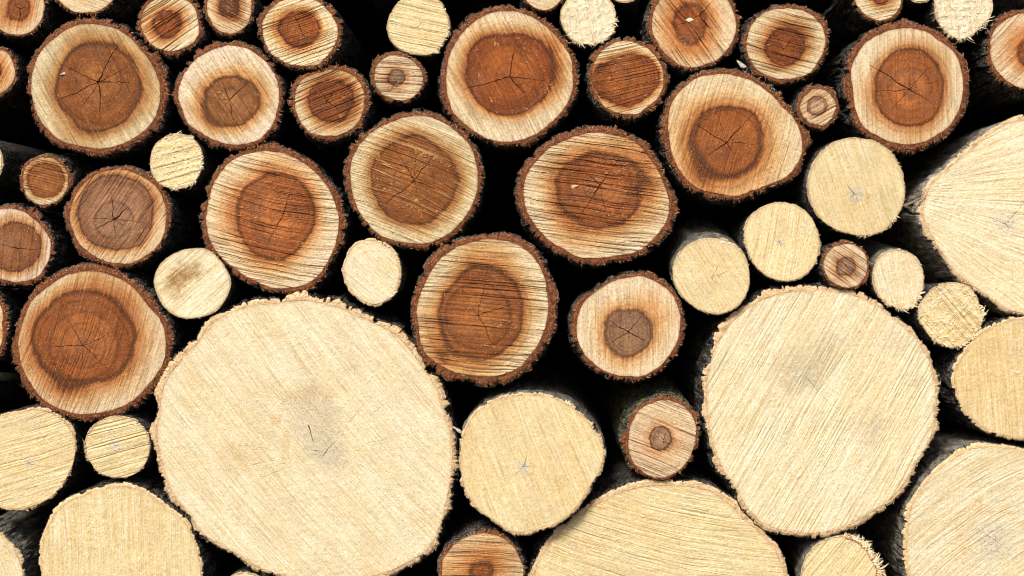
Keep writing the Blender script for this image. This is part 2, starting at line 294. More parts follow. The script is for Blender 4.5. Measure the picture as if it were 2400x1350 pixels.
def wood_mat(d, seed):
    t = NT('sawn_wood'); p = t.pos(seed*3.1)
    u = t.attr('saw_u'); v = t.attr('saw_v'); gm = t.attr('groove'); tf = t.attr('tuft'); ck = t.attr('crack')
    hd = t.attr('heart_dist'); rg = t.attr('ring'); we = t.attr('rim_dist')
    so = seed*37.3
    streak = t.noise(t.vec(t.math('MULTIPLY_ADD', u, .20, so), t.math('MULTIPLY', v, .010), 0.0), 1.0, 3, .6)
    broad = t.noise(t.vec(t.math('MULTIPLY_ADD', u, .07, so), t.math('MULTIPLY', v, .006), 0.0), 1.0, 2, .5)
    fine = t.noise(p, 420, 2, .6)
    grit = t.noise(p, 170, 3, .65)
    mid = t.noise(p, 60, 3, .6)
    big = t.noise(p, 14, 2, .5)
    wob = t.math('SUBTRACT', big, .5)
    wob2 = t.math('SUBTRACT', streak, .5)
    if d['heart']:
        hw = d.get('halo', 20)*1.0; rj = np.random.RandomState(seed*7); lj = rj.uniform(-.07, .06); hj = rj.uniform(-.018, .018, 3); T = [tuple(min(255, v*(1+w*(lj+rk))) for v, rk in zip(cc, hj)) for cc, w in zip(TONES[d['tone']], (1,1,1,.8,.7,.5,.3))]
        x = t.math('ADD', hd, t.math('MULTIPLY', wob, min(hw, 12)*1.1)); x = t.math('ADD', x, t.math('MULTIPLY', wob2, min(hw, 12)*1.0))
        x = t.math('ADD', x, t.math('MULTIPLY', t.math('SUBTRACT', mid, .5), min(hw, 12)*.35))
        lop = t.noise(p, 5.5, 1, .5)
        x = t.math('ADD', x, t.math('MULTIPLY', t.math('SUBTRACT', lop, .5), t.mr(hd, -hw*.2, hw, 0.0, hw*4.0)))
        x = t.mr(x, -hw*2.5, hw*3.5)
        fl = d.get('flat', 0)
        s = [(.0, lin(T[0])), (.25, lin(T[1])), (.355, lin(T[1])), (.388, lin(T[2])), (.410, lin(T[2])), (.442, lin(T[3])), (.555, lin(T[4])), (.72, lin(T[5])), (1.0, lin(T[6]))]
        if d['tone'] == 'ringed':
            s[0] = (.12, lin(T[0])); s[1] = (.26, lin(T[1]))
        c = t.ramp(x, s)
        # growth rings, clearest in the heart
        rn = t.noise(t.vec(t.math('MULTIPLY_ADD', t.math('ADD', rg, t.math('MULTIPLY', wob, 10.0)), .11, so), 0.0, 0.0), 1.0, 3, .7)
        rn2 = t.noise(t.vec(t.math('MULTIPLY_ADD', t.math('ADD', rg, t.math('MULTIPLY', wob, 16.0)), .045, so+5.0), 0.0, 0.0), 1.0, 1, .5)
        rn = t.math('ADD', t.math('MULTIPLY', rn, .68), t.math('MULTIPLY', rn2, .32))
        heartf = t.mr(hd, -4.0, hw*1.4, 1.0, .35)
        c = t.mix(heartf, c, t.ramp(t.mr(rn, .34, .66), [(0, (.56,.53,.52,1)), (.5, (1,1,1,1)), (1, (1.28,1.23,1.16,1))]), 'MULTIPLY')
        if d.get('ring'):
            rr = t.math('ABSOLUTE', t.math('SUBTRACT', t.math('ADD', rg, t.math('MULTIPLY', wob, 14.0)), float(d['ring'])))
            c = t.mix(t.math('MULTIPLY', t.mr(rr, 4.5, 0.0, smooth=True), t.mr(mid, .35, .6, .15, .55)), c, lin((92,58,36)))
        c = t.mix(t.mr(hd, 0.0, -6.0), c, t.ramp(t.noise(p, 26, 3, .6), [(.30, (.74,.70,.68,1)), (.5, (.97,.96,.95,1)), (.70, (1.18,1.16,1.10,1))]), 'MULTIPLY')
        # violet-grey bloom patches in the heart
        bl = t.math('MULTIPLY', t.mr(big, .52, .68), t.mr(hd, 0.0, -10.0))
        c = t.mix(t.math('MULTIPLY', bl, .40 if d['tone'] in ('violet', 'greybrown', 'grey') else .18), c, lin((128,96,80)))
        c = t.mix(t.math('MULTIPLY', t.mr(we, 4.0, 0.0), .45), c, lin((150,92,52)))     # cambium line
        c = t.mix(1.0, c, t.ramp(streak, [(.28, (.70,.62,.52,1)), (.5, (1,1,1,1)), (.70, (1.20,1.20,1.18,1))]), 'MULTIPLY')
        c = t.mix(1.0, c, t.ramp(broad, [(.3, (.90,.86,.80,1)), (.55, (1,1,1,1)), (.8, (1.06,1.06,1.06,1))]), 'MULTIPLY')
        c = t.mix(t.math('MULTIPLY', gm, .52), c, lin((96,54,26)))  # dirt and darker torn fibre, with groove shade painted in
        lightc = t.mix(.55, c, lin((248,200,130)))
        c = t.mix(t.math('MULTIPLY', tf, .85), c, lightc)
        sp = t.mr(t.noise(p, 300, 1, .5), .655, .72)
        c = t.mix(t.math('MULTIPLY', sp, .7), c, t.mix(.5, c, lin((252,206,140))))
        ds = t.math('MULTIPLY', t.mr(t.noise(p, 230, 1, .5), .34, .28), t.mr(mid, .40, .60, .1, .9))
        c = t.mix(t.math('MULTIPLY', ds, .55), c, lin((112,74,44)))
        crc = lin((74,38,18))
    else:
        base = PALE[d['tone']]
        c = t.ramp(mid, [(.25, lin((base[0]-11, base[1]-14, base[2]-20))), (.52, lin(base)), (.8, lin((min(255,base[0]+6), min(255,base[1]+10), min(255,base[2]+20))))])
        c = t.mix(1.0, c, t.ramp(streak, [(.28, (.80,.74,.63,1)), (.48, (.98,.975,.96,1)), (.72, (1.07,1.09,1.14,1))]), 'MULTIPLY')
        c = t.mix(1.0, c, t.ramp(broad, [(.28, (.92,.88,.81,1)), (.55, (1,1,1,1)), (.8, (1.04,1.05,1.08,1))]), 'MULTIPLY')
        ln = t.noise(t.vec(t.math('MULTIPLY_ADD', u, .34, so+3.0), t.math('MULTIPLY', v, .0045), 0.0), 1.0, 1, .5)
        c = t.mix(t.math('MULTIPLY', t.mr(ln, .43, .34), t.mr(mid, .30, .6, .25, .75)), c, t.mix(.38, c, lin((196,162,108))))
        c = t.mix(t.math('MULTIPLY', t.mr(ln, .58, .68), .55), c, lin((250,240,214)))
        vb = t.noise(t.vec(t.math('MULTIPLY_ADD', u, .012, so), t.math('MULTIPLY', v, .004), 0.0), 1.0, 2, .5)
        c = t.mix(t.mr(vb, .42, .68, 0.0, .55), c, t.mix(.5, c, lin((226,190,126))))
        gs = t.mr(t.math('MULTIPLY', t.mr(big, .50, .66), t.mr(mid, .35, .65)), 0.0, 1.0)
        c = t.mix(t.math('MULTIPLY', gs, .40), c, lin((196,184,150)))
        rn = t.noise(t.vec(t.math('MULTIPLY_ADD', t.math('ADD', rg, t.math('MULTIPLY', wob, 24.0)), .14, so), 0.0, 0.0), 1.0, 2, .6)
        c = t.mix(.45, c, t.ramp(rn, [(.3, (.88,.84,.76,1)), (.55, (1,1,1,1)), (.8, (1.04,1.04,1.04,1))]), 'MULTIPLY')
        if d.get('pithgrey'):
            g = float(d['pithgrey'])
            x = t.math('ADD', rg, t.math('MULTIPLY', wob, g*1.5)); x = t.math('ADD', x, t.math('MULTIPLY', t.math('SUBTRACT', mid, .5), g*.9))
            c = t.mix(t.mr(x, g*1.05, g*.15, 0.0, .75, smooth=True), c, lin((206,196,176)))
            arc = t.mr(t.math('ABSOLUTE', t.math('SUBTRACT', x, g*1.15)), g*.22, 0.0)
            c = t.mix(t.math('MULTIPLY', arc, t.mr(t.noise(p, 22, 2), .45, .7, 0.0, .55)), c, lin((208,164,98)))
            spk = t.math('MULTIPLY', t.mr(t.noise(p, 260, 2, .6), .42, .33), t.mr(x, g*.8, g*.1))
            c = t.mix(t.math('MULTIPLY', spk, .8), c, lin((112,98,82)))
        if d.get('patch'):
            pn = t.mr(t.math('ADD', mid, t.math('MULTIPLY', wob2, .8)), .30, .58, .45, 1.0)
            c = t.mix(t.math('MULTIPLY', t.attr('patch'), pn), c, lin(d.get('patchc', (150,124,86))))
            spk = t.math('MULTIPLY', t.mr(t.noise(p, 260, 2, .6), .43, .34), t.attr('patch'))
            c = t.mix(t.math('MULTIPLY', spk, .55), c, lin((128,112,88)))
            c = t.mix(t.math('MULTIPLY', t.attr('patchb'), pn), c, lin((206,164,100)))
        c = t.mix(t.math('MULTIPLY', gm, .38), c, lin((202,166,112)))  # groove tint on pale wood: dirt and painted-in shade together
        c = t.mix(t.math('MULTIPLY', tf, .8), c, lin((252,236,204)))
        ds = t.math('MULTIPLY', t.mr(t.noise(p, 240, 1, .5), .325, .27), t.mr(mid, .42, .62, .1, .9))
        c = t.mix(t.math('MULTIPLY', ds, .55), c, lin((140,122,88)))
        sp = t.mr(t.noise(p, 310, 1, .5), .66, .74)
        c = t.mix(t.math('MULTIPLY', sp, .7), c, lin((252,238,206)))
        c = t.mix(t.math('MULTIPLY', t.mr(we, 7.0, 0.0), t.mr(mid, .4, .62, .05, .55)), c, lin((190,140,92)))
        crc = lin((104,78,52))
    c = t.mix(1.0, c, t.ramp(fine, [(.25, (.70,.66,.60,1)), (.5, (1,1,1,1)), (.75, (1.20,1.20,1.20,1))]), 'MULTIPLY')
    c = t.mix(1.0 if d['heart'] else .55, c, t.ramp(grit, [(.30, (.80,.76,.70,1)), (.5, (1,1,1,1)), (.70, (1.15,1.15,1.15,1))]), 'MULTIPLY')
    c = t.mix(t.mr(ck, .05, .75), c, crc)  # shadow inside the cracks painted as dark brown, besides the carved depth
    t.l(c, t.b.inputs['Base Color']); t.b.inputs['Roughness'].default_value = .78
    h = t.math('ADD', t.math('MULTIPLY', fine, .6), t.math('ADD', t.math('MULTIPLY', streak, .8), t.math('MULTIPLY', grit, .7)))
    t.bump(h, .0016, .8)
    return t.m

def cutbark_mat(kind):
    t = NT('cut_bark_'+kind); p = t.pos(0.0); q = t.attr('bark_q'); a = t.attr('bark_arc')
    st = t.noise(t.vec(t.math('MULTIPLY', a, .045), t.math('MULTIPLY', q, 4.0), 0.0), 1.0, 3, .65)
    fi = t.noise(p, 330, 2, .6); mi = t.noise(p, 75, 3, .6)
    C = {'brown': ((52,29,16), (116,64,34), (154,94,53), (202,154,108)),
         'tan':   ((158,116,80), (216,182,136), (234,208,166), (246,230,200)),
         'pale':  ((184,146,98), (226,194,142), (238,214,166), (246,228,190)),
         'thin':  ((120,98,70), (196,170,126), (228,204,160), (244,228,194))}[kind]
    x = t.math('ADD', t.math('MULTIPLY', st, .5), t.math('MULTIPLY', mi, .5))
    c = t.ramp(x, [(.32, lin(C[0])), (.50, lin(C[1])), (.66, lin(C[2])), (.80, lin(C[3]))])
    c = t.mix(t.math('MULTIPLY', t.mr(fi, .58, .68), t.mr(q, .2, 1.0, .25, .9)), c, lin((222,172,122) if kind == 'brown' else (250,232,200)))
    c = t.mix(t.math('MULTIPLY', t.mr(fi, .42, .33), .7), c, lin((48,24,14) if kind == 'brown' else (130,100,74)))
    if kind == 'brown':
        c = t.mix(t.mr(q, .16, .0, 0.0, .7), c, lin((86,52,30)))
        c = t.mix(t.math('MULTIPLY', t.mr(q, .72, 1.0), t.mr(mi, .40, .6, .2, 1.0)), c, lin((70,48,36)))
    t.l(c, t.b.inputs['Base Color']); t.b.inputs['Roughness'].default_value = .85
    t.bump(t.math('ADD', st, t.math('MULTIPLY', fi, .6)), .002, .9)
    return t.m

def side_mat(kind, moss):
    t = NT('outer_bark_'+kind); p = t.pos(0.0)
    mp = t.n('ShaderNodeMapping'); mp.inputs['Scale'].default_value = (1, .35, 1); t.t.links.new(p, mp.inputs['Vector']); pv = mp.outputs[0]
    a = t.noise(pv, 70, 4, .65); b = t.noise(p, 24, 3, .6); f = t.noise(p, 260, 2, .6)
    C = {'rough': ((10,8,7), (34,29,25), (74,67,61), (150,145,136)),
         'grey': ((52,48,42), (98,92,82), (136,130,116), (178,172,158)),
         'greygreen': ((52,52,40), (88,86,66), (116,114,90), (152,150,124)),
         'light': ((66,58,50), (142,132,118), (190,182,168), (222,216,204)),
         'smooth': ((28,26,23), (56,52,46), (84,80,72), (124,120,110))}[kind]
    c = t.ramp(a, [(.32, lin(C[0])), (.48, lin(C[1])), (.62, lin(C[2])), (.80, lin(C[3]))])
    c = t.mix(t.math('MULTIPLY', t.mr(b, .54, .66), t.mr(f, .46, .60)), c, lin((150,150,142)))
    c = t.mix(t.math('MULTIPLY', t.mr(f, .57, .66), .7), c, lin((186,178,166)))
    if moss:
        g = t.n('ShaderNodeNewGeometry'); s = t.n('ShaderNodeSeparateXYZ'); t.t.links.new(g.outputs['Position'], s.inputs[0])
        o = t.n('ShaderNodeSeparateXYZ'); t.t.links.new(p, o.inputs[0])
        up = t.mr(o.outputs[2], -.03, .045)
        mf = t.math('MULTIPLY', up, t.mr(t.noise(p, 55, 3, .6), .66-.14*moss, .74-.14*moss))
        c = t.mix(t.math('MULTIPLY', mf, .9), c, t.mix(t.mr(f, .35, .65), lin((66,72,22)), lin((140,142,62))))
    t.l(c, t.b.inputs['Base Color']); t.b.inputs['Roughness'].default_value = .9
    t.bump(t.math('ADD', a, f), .006, .9)
    return t.m

def plain_mat(name, c1, c2, scale=150):
    t = NT(name); p = t.pos(0.0)
    t.l(t.mix(t.mr(t.noise(p, scale, 3), .35, .65), lin(c1), lin(c2)), t.b.inputs['Base Color'])
    t.b.inputs['Roughness'].default_value = .8
    t.bump(t.noise(p, scale*2, 2), .002, .6)
    return t.m

MC = {}
def cached(key, fn, *a):
    if key not in MC: MC[key] = fn(*a)
    return MC[key]

# ---------------------------------------------------------------- mesh helpers
def grid_mesh(name, rows, mats, row_mat=None, attrs=None, centre=None, extra=None):
    """rows: (K, N, 3) closed in N. Optional centre vertex closes row 0."""
    K, N, _ = rows.shape
    V = rows.reshape(-1, 3)
    k = np.arange(K-1)[:, None]*N; i = np.arange(N)[None, :]; j = (i+1) % N
    Q = np.stack([k+i, k+N+i, k+N+j, k+j], -1).reshape(-1, 4)
    nv = len(V); loops = Q.reshape(-1); nq = len(Q); nt = 0
    if centre is not None:
        V = np.vstack([V, centre[None]]); ii = np.arange(N); jj = (ii+1) % N
        loops = np.concatenate([loops, np.stack([np.full(N, nv), ii, jj], -1).reshape(-1)]); nt = N
    sizes = np.concatenate([np.full(nq, 4), np.full(nt, 3)]); ne = 0
    if extra and extra[0]:
        base_i = len(V); V = np.vstack([V, np.array(extra[0])]); ne = len(extra[1])
        loops = np.concatenate([loops, np.array([i for fc in extra[1] for i in fc])+base_i])
        sizes = np.concatenate([sizes, [len(fc) for fc in extra[1]]])
    me = bpy.data.meshes.new(name)
    me.vertices.add(len(V)); me.vertices.foreach_set('co', V.astype(np.float32).reshape(-1))
    me.loops.add(len(loops)); me.loops.foreach_set('vertex_index', loops.astype(np.int32))
    me.polygons.add(nq+nt+ne)
    ls = np.concatenate([[0], np.cumsum(sizes)[:-1]]).astype(np.int32)
    me.polygons.foreach_set('loop_start', ls)
    for m in mats: me.materials.append(m)
    if row_mat is not None:
        me.polygons.foreach_set('material_index', np.concatenate([np.repeat(np.asarray(row_mat), N), np.full(ne, 2)]).astype(np.int32))
    me.update(calc_edges=True)
    me.polygons.foreach_set('use_smooth', np.zeros(nq+nt+ne, bool))
    for an, av in (attrs or {}).items():
        av = av.reshape(-1)
        if centre is not None: av = np.append(av, av[0])
        if ne: av = np.concatenate([av, np.ones(len(V)-len(av))])
        at = me.attributes.new(an, 'FLOAT', 'POINT'); at.data.foreach_set('value', av.astype(np.float32))
    return me

def link(name, me, parent=None):
    o = bpy.data.objects.new(name, me); col.objects.link(o)
    if parent: o.parent = parent
    return o

def soup_mesh(name, V, F, mat):
    me = bpy.data.meshes.new(name); me.from_pydata(V, [], F); me.materials.append(mat); me.update(); return me

def blade(V, F, base, d, n, length, width, curl):
    """thin tapering three-sided splinter"""
    d = d.normalized(); n = n.normalized(); s = d.cross(n).normalized()
    i0 = len(V); K = 4
    for k in range(K):
        f = k/(K-1); w = width*(1-.85*f)*.5
        c = base + d*(length*f) + curl*(f*f)
        V.extend([tuple(c+s*w), tuple(c-s*w*.6+n*w), tuple(c-s*w*.6-n*w)])
    for k in range(K-1):
        a = i0+3*k; b = a+3
        for q in range(3): F.append((a+q, a+(q+1) % 3, b+(q+1) % 3, b+q))
    F.append((i0+3*K-3, i0+3*K-2, i0+3*K-1))

# ---------------------------------------------------------------- one log
DEPTHS = np.array([.0,.002,.005,.009,.014,.020,.028,.038,.050,.065,.085,.11,.14,.18,.24,.33,.5,.8,LOG_LEN])
STEP = 1.5

def periodic(th, val, q):
    """periodic cubic Hermite through (th, val) evaluated at q"""
    o = np.argsort(th); th = th[o]; val = val[o]
    T = np.concatenate([th-2*np.pi, th, th+2*np.pi]); Vv = np.tile(val, 3)
    m = np.gradient(Vv, T)
    i = np.clip(np.searchsorted(T, q)-1, 0, len(T)-2)
    h = T[i+1]-T[i]; s = (q-T[i])/h
    return ((1+2*s)*(1-s)**2)*Vv[i] + s*(1-s)**2*h*m[i] + s*s*(3-2*s)*Vv[i+1] + s*s*(s-1)*h*m[i+1]

def smooth_ring(r, sig):
    n = len(r); f = np.fft.rfft(r); k = np.arange(len(f))
    return np.fft.irfft(f*np.exp(-.5*(k*sig*2*np.pi/n)**2), n)

def build_log(d, idx):
    rs = np.random.RandomState(100+idx); r_ = random.Random(idx)
    P = np.array([[float(c) for c in s.split(',')] for s in d['out'].split()])
    c0 = (P.max(0)+P.min(0))/2
    q = P-c0; th = np.arctan2(q[:, 1], q[:, 0]); rad = np.hypot(q[:, 0], q[:, 1]); R = rad.mean()
    N = max(96, int(2*np.pi*R/STEP))
    A = np.arange(N)/N*2*np.pi - np.pi
    base = periodic(th, rad, A)
    cx, sx = np.cos(A), np.sin(A)
    kind = d['kind']; rough = {'brown': 1.0, 'pale': .72, 'small': .12}[kind]
    if kind == 'brown' and R < 75: rough = .7
    rough = d.get('rough', rough)
    if kind == 'small' and d.get('fuzz'): rough = .36
    ncell = max(5, int(round(2*np.pi*R/15)))
    def plate(x, y, zz, s):
        k = np.floor((A/(2*np.pi)+.5)*ncell + .8*noise3(x/12, y/12, zz/40, s+7)) % ncell
        return _h(k, np.floor(zz/70.0+k*.37), 0*k, s+8)
    def jag(z):
        x = cx*R; y = sx*R; zz = np.full(N, z*1000.0); s = idx*17
        n1 = noise3(x/15, y/15, zz/50, s); n2 = noise3(x/6.5, y/6.5, zz/22, s+1); n3 = noise3(x/3., y/3., zz/8, s+2)
        nb = noise3(x/24, y/24, zz/110, s+3)
        md = .55+.75*sstep(-.5, .6, noise3(x/38, y/38, zz/90, s+4))
        return rough*md*(2.6*noise3(x/42, y/42, zz/120, s+6) + 3.4*plate(x, y, zz, s) + 1.9*n1 + 1.3*n2 + 1.0*n3 - 7.0*np.clip(1-np.abs(nb)*6, 0, 1)*(n1 > -.3) + 1.0)
    tilt = d.get('tilt', (0, 0)); dep = d.get('dep', 0.0) + (rs.rand()-.5)*.012
    f = (CAM_D+dep)/CAM_D/1000.0
    root = bpy.data.objects.new('log', None); col.objects.link(root)
    root.empty_display_size = .05
    root.location = ((c0[0]-1200)*f, dep, (675-c0[1])*f)
    tl = 1.0 if R > 120 else 2.2
    root.rotation_euler = (math.radians(rs.uniform(-tl, tl)), 0, math.radians(rs.uniform(-tl, tl)))
    root['label'] = d['label']; root['category'] = 'log'
    root['group'] = 'bark-ringed logs with brown heartwood' if kind == 'brown' else 'pale logs without dark heartwood'
    # --- curves (mm about c0)
    tv = d['th']*(.82 if kind == 'brown' else 1.0)*(1 + .26*noise2(cx*1.3+idx, sx*1.3, 5) + .22*noise2(cx*3.6+idx, sx*3.6, 6)) + (.9*noise2(cx*R/9, sx*R/9, idx) if kind != 'small' else 0)
    sm = smooth_ring(base, {'brown': 7, 'pale': 3, 'small': 2}[kind]*N/360.0*1.6)
    Wr = np.minimum(sm-tv, base-d['th']*.45)
    W = np.stack([cx*Wr, sx*Wr], -1)
    pith = np.array(d['pith'], float)-c0
    if d['heart']:
        hx, hy, ra, rb = d['heart']
        hn = 1 + .07*noise2(cx*1.5+idx*3, sx*1.5, 9) + .025*noise2(cx*5+idx, sx*5, 10)
        H = np.array([hx, hy])-c0 + np.stack([cx*ra*hn, sx*rb*hn], -1)*(1.05 if ra > 40 else 1.0)
        segs = [('heartwood', pith[None]+0*H, H, .006, 1.0), ('sapwood', H, W, 0.0, 1.0)]
    else:
        segs = [('cut_face', pith[None]+0*W, W, .004, 1.0)]
    ang, sp, amp = d['saw']; amp = amp*(1.0 if d['heart'] else 1.1); ca, sa = math.cos(math.radians(ang)), math.sin(math.radians(ang))
    mat = wood_mat(d, idx+1)
    cracks = []
    for s in d['cracks'].split():
        v = [float(x) for x in s.split(',')]
        cracks.append((np.array(v[:2])-c0, v[2] if len(v) > 2 else 1.6))
    for s in d.get('segs', '').split():
        v = [float(x) for x in s.split(',')]
        cracks.append(((np.array(v[:2])-c0, np.array(v[2:4])-c0), v[4]))
    for k in range(d.get('hair', 0)):
        a = rs.rand()*6.283; dr = np.array([math.cos(a), math.sin(a)]); r0 = R*(.16+.40*rs.rand())
        cracks.append(((pith+dr*r0, pith+dr*(r0+R*(.12+.3*rs.rand()))), -1.0))
    if d['heart']:
        Rh = (d['heart'][2]+d['heart'][3])/2
        for k in range(int(Rh/14)):
            a = rs.rand()*6.283; r0 = Rh*(.45+.6*rs.rand())
            cracks.append((pith+np.array([math.cos(a), math.sin(a)])*r0, -.9))
    def surface(X, Y):
        """height towards the viewer (mm) and the masks that go with it"""
        gx, gy = X+c0[0], Y+c0[1]
        if d.get('fan'):
            fx, fy = d['fan']; dx = gx-fx; dy = gy-fy
            v = np.hypot(dx, dy); u = np.arctan2(dy, dx)*260
        else:
            v = X*ca+Y*sa; u = -X*sa+Y*ca
            u = u + d.get('curve', 0)*v*v
        u = u + 2.4*noise2(gx/80, gy/80, 3)
        ub = u + .55*noise2(v/14, u/30, 77)
        n1 = noise2(ub/sp, v/(sp*30)+idx, idx*5); n2 = noise2(ub/(sp*.45), v/(sp*16), idx*5+1)
        w = .75*n1+.45*n2
        g = np.clip(1-np.abs(w)*5.0, 0, 1)
        patchy = sstep(-.45, .35, noise2(gx/45, gy/45, idx+40)+.35*noise2(u/(sp*2), v/150, 8))
        if d.get('bright'): patchy = .75+.25*patchy
        g = g*(.35+.65*patchy)
        iso = noise2(gx/4.2, gy/4.2, 21); iso2 = noise2(gx/9., gy/9., 22)
        h = -amp*1.5*g + amp*(.55*n1+.35*n2) + .22*iso + .30*iso2*(1+d.get('soft', 0)*2.5) + .5*noise2(gx/40, gy/40, 23)
        n3 = noise2(ub/(sp*.34), v/(sp*22), idx*5+2)
        g2 = np.clip(1-np.abs(n3)*3.2, 0, 1)*(.3+.7*patchy)
        h = h - amp*.55*g2 + .25*amp*n3
        g = np.maximum(g, g2*.45)
        edge = np.clip(1-np.abs(w-.26)*5, 0, 1)
        tuft = edge*sstep(.18, .55, noise2(gx/3.2, gy/3.2, 31))*sstep(-.1, .5, noise2(gx/26, gy/26, 32)) * min(1.0, amp*.9)
        if d.get('soft'):
            tuft = np.maximum(tuft, sstep(.45, .75, noise2(gx/3.4, gy/3.4, 33))*.8)
        if d.get('bright'):
            tuft = np.maximum(tuft, sstep(.45, .85, g)*(.35+.55*sstep(-.4, .5, noise2(u/12, v/60, 35)))); h = h + g*amp*2.3
        h = h + tuft*(.9+.5*amp)
        ck = np.zeros_like(X)
        for e, wd in cracks:
            fine = wd < 0; wd = abs(wd)
            p0 = pith
            if isinstance(e, tuple): p0, e = e
            ax = e-p0; ln = np.hypot(*ax); ax = ax/ln; px = np.array([-ax[1], ax[0]])
            s0 = 0.0 if not fine or p0 is not pith else ln*.35
            tt = (X-p0[0])*ax[0]+(Y-p0[1])*ax[1]; nn = (X-p0[0])*px[0]+(Y-p0[1])*px[1]
            k = int(abs(e[0]*7+e[1]*3)) % 997
            nn = nn + 2.2*noise2(tt/30, tt*0+k, k)*sstep(0, 20, tt) + .9*noise2(tt/7, tt*0+k, k+1) + .5*noise2(tt/2.5, tt*0+k, k+2)
            wl = wd*np.clip(1-.8*tt/ln, .15, 1)
            wl = wl*(.36 if d['heart'] else .30)*(1+.5*noise2(tt/9, tt*0+k, k+3))
            m = np.clip(1.3-np.abs(nn)/np.maximum(wl, .75), 0, 1)*np.clip(wl/.9, 0, 1)*(tt > s0-1)*sstep(ln+4, ln-8, tt)
            ck = np.maximum(ck, m*(.55 if fine else 1.0))
        h = h - ck*3.5
        pa = None
        if d.get('patch'):
            pa = [0*X, 0*X]
            for q in d['patch']:
                ex, ey, ea, eb, er, es = q[:6]; ch = int(q[6]) if len(q) > 6 else 0
                er = math.radians(er)
                a = (gx-ex)*math.cos(er)+(gy-ey)*math.sin(er); b = -(gx-ex)*math.sin(er)+(gy-ey)*math.cos(er)
                pa[ch] = np.maximum(pa[ch], es*sstep(1.3, .5, np.hypot(a/ea, b/eb)+.30*noise2(gx/24, gy/24, 61)+.16*noise2(gx/7, gy/7, 62)))
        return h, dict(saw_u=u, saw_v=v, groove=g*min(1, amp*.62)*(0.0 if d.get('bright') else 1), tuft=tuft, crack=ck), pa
    prev = 0.0
    for name, C0, C1, s0, s1 in segs:
        gap = np.hypot(*(C1-C0).T); K = max(4, int(gap.max()/STEP)+1)
        s = np.linspace(s0, s1, K)
        if s0 > 0 and K > 8: s = s0+(s1-s0)*np.linspace(0, 1, K)
        XY = C0[None]+(C1-C0)[None]*s[:, None, None]
        X, Y = XY[..., 0], XY[..., 1]
        h, at, pa = surface(X, Y)
        rows = np.stack([X*f, -h*f, -Y*f], -1)
        g2 = gap[None]*s[:, None]
        if name == 'heartwood': at['heart_dist'] = g2-gap[None]; at['ring'] = g2; at['rim_dist'] = 0*g2+50; hr = gap
        elif name == 'sapwood': at['heart_dist'] = g2; at['ring'] = g2+hr[None]; at['rim_dist'] = gap[None]-g2
        else: at['heart_dist'] = g2; at['ring'] = g2; at['rim_dist'] = gap[None]-g2
        if pa is not None: at['patch'], at['patchb'] = pa
        cen = None
        if name != 'sapwood':
            cen = np.array([pith[0]*f, -h[0].mean()*f, -pith[1]*f])
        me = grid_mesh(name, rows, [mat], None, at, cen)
        link(name, me, root)
    # --- bark: sawn ring on the front, outer bark behind it
    j0 = jag(0.0); outer0 = np.maximum(base+j0, Wr+1.0)
    nb = max(3, int(d['th']/2.0)+2)
    nb = max(4, int(d['th']/1.6)+2); qs = np.linspace(0, 1, nb); rows = []; bq = []; ba = []
    arc = A*R
    for k, qq in enumerate(qs):
        rr = (Wr-1.5)+(outer0-(Wr-1.5))*qq
        x, y = cx*rr, sx*rr
        rec = (2.6 if k == 0 else .6) + (.35+.65*qq*qq)*rough*(1.1*noise2((x+c0[0])/6, (y+c0[1])/6, idx)+.9*noise2((x+c0[0])/2.6, (y+c0[1])/2.6, idx+1)) + 5.0*rough*qq**4
        rows.append(np.stack([x*f, rec*f, -y*f], -1)); bq.append(np.full(N, qq)); ba.append(arc)
    lastrec = rec
    rmat = [0]*(nb-1)
    for k, z in enumerate(DEPTHS[1:]):
        rr = np.maximum(base + jag(z) + rough*(3.6+2.2*noise3(cx*R/11, sx*R/11, np.full(N, z*70.0), idx+9))*(1-np.exp(-z/.010)), Wr*.96)
        if d.get('side') is None and kind != 'small': rr = rr + .0
        x = cx*rr + tilt[0]*z*1000; y = sx*rr - tilt[1]*z*1000
        rows.append(np.stack([x*f, lastrec*f*math.exp(-k*.9)+z, -y*f], -1)); bq.append(np.ones(N)); ba.append(arc); rmat.append(1)
    # closed far end
    rows.append(rows[-1]*np.array([.05, 1, .05])); bq.append(np.ones(N)); ba.append(arc); rmat.append(1)
    ringc = 'brown' if kind == 'brown' else d.get('rim', d.get('ringc', 'thin' if kind == 'small' else 'tan'))
    sk = d.get('side') or {'brown': 'rough', 'pale': 'rough', 'small': 'smooth'}[kind]
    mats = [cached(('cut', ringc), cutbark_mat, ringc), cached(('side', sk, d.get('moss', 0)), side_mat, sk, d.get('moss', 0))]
    # --- torn fibres along the saw edge
    V, F = [], []
    def fringe(ang_deg, n, ln, wd, spread=.5, inset=1.5, lean=0.0):
        k = int(((math.radians(ang_deg)+math.pi) % (2*math.pi))/(2*math.pi)*N) % N
        rr = outer0[k]-inset
        b = Vector((cx[k]*rr*f, -.0006+r_.uniform(0, .002), -sx[k]*rr*f))
        o = Vector((cx[k], 0, -sx[k])); tg = Vector((-sx[k], 0, -cx[k]))
        dr = o + tg*(lean+r_.gauss(0, spread)) + Vector((0, r_.uniform(-.5, .35), 0))
        cu = (tg*r_.gauss(0, .5)+Vector((0, r_.uniform(-.2, .4), 0)))*ln/1000.0
        blade(V, F, b, dr, Vector((0, 1, 0)), ln/1000.0, wd/1000.0, cu)
    for a0, a1, cnt, ln in d.get('fuzz', []):
        for _ in range(max(3, int(cnt*.42))):
            ac = r_.uniform(a0, a1); big = r_.choice([.35, .45, .6, .9, 1.15]); lean = r_.gauss(0, .7)
            for _k in range(r_.randint(2, 7)):
                fringe(ac+r_.gauss(0, 3.2), 1, ln*.8*big*r_.uniform(.3, 1.0), r_.uniform(1.8, 5.0), .45, r_.uniform(1, 5), lean)
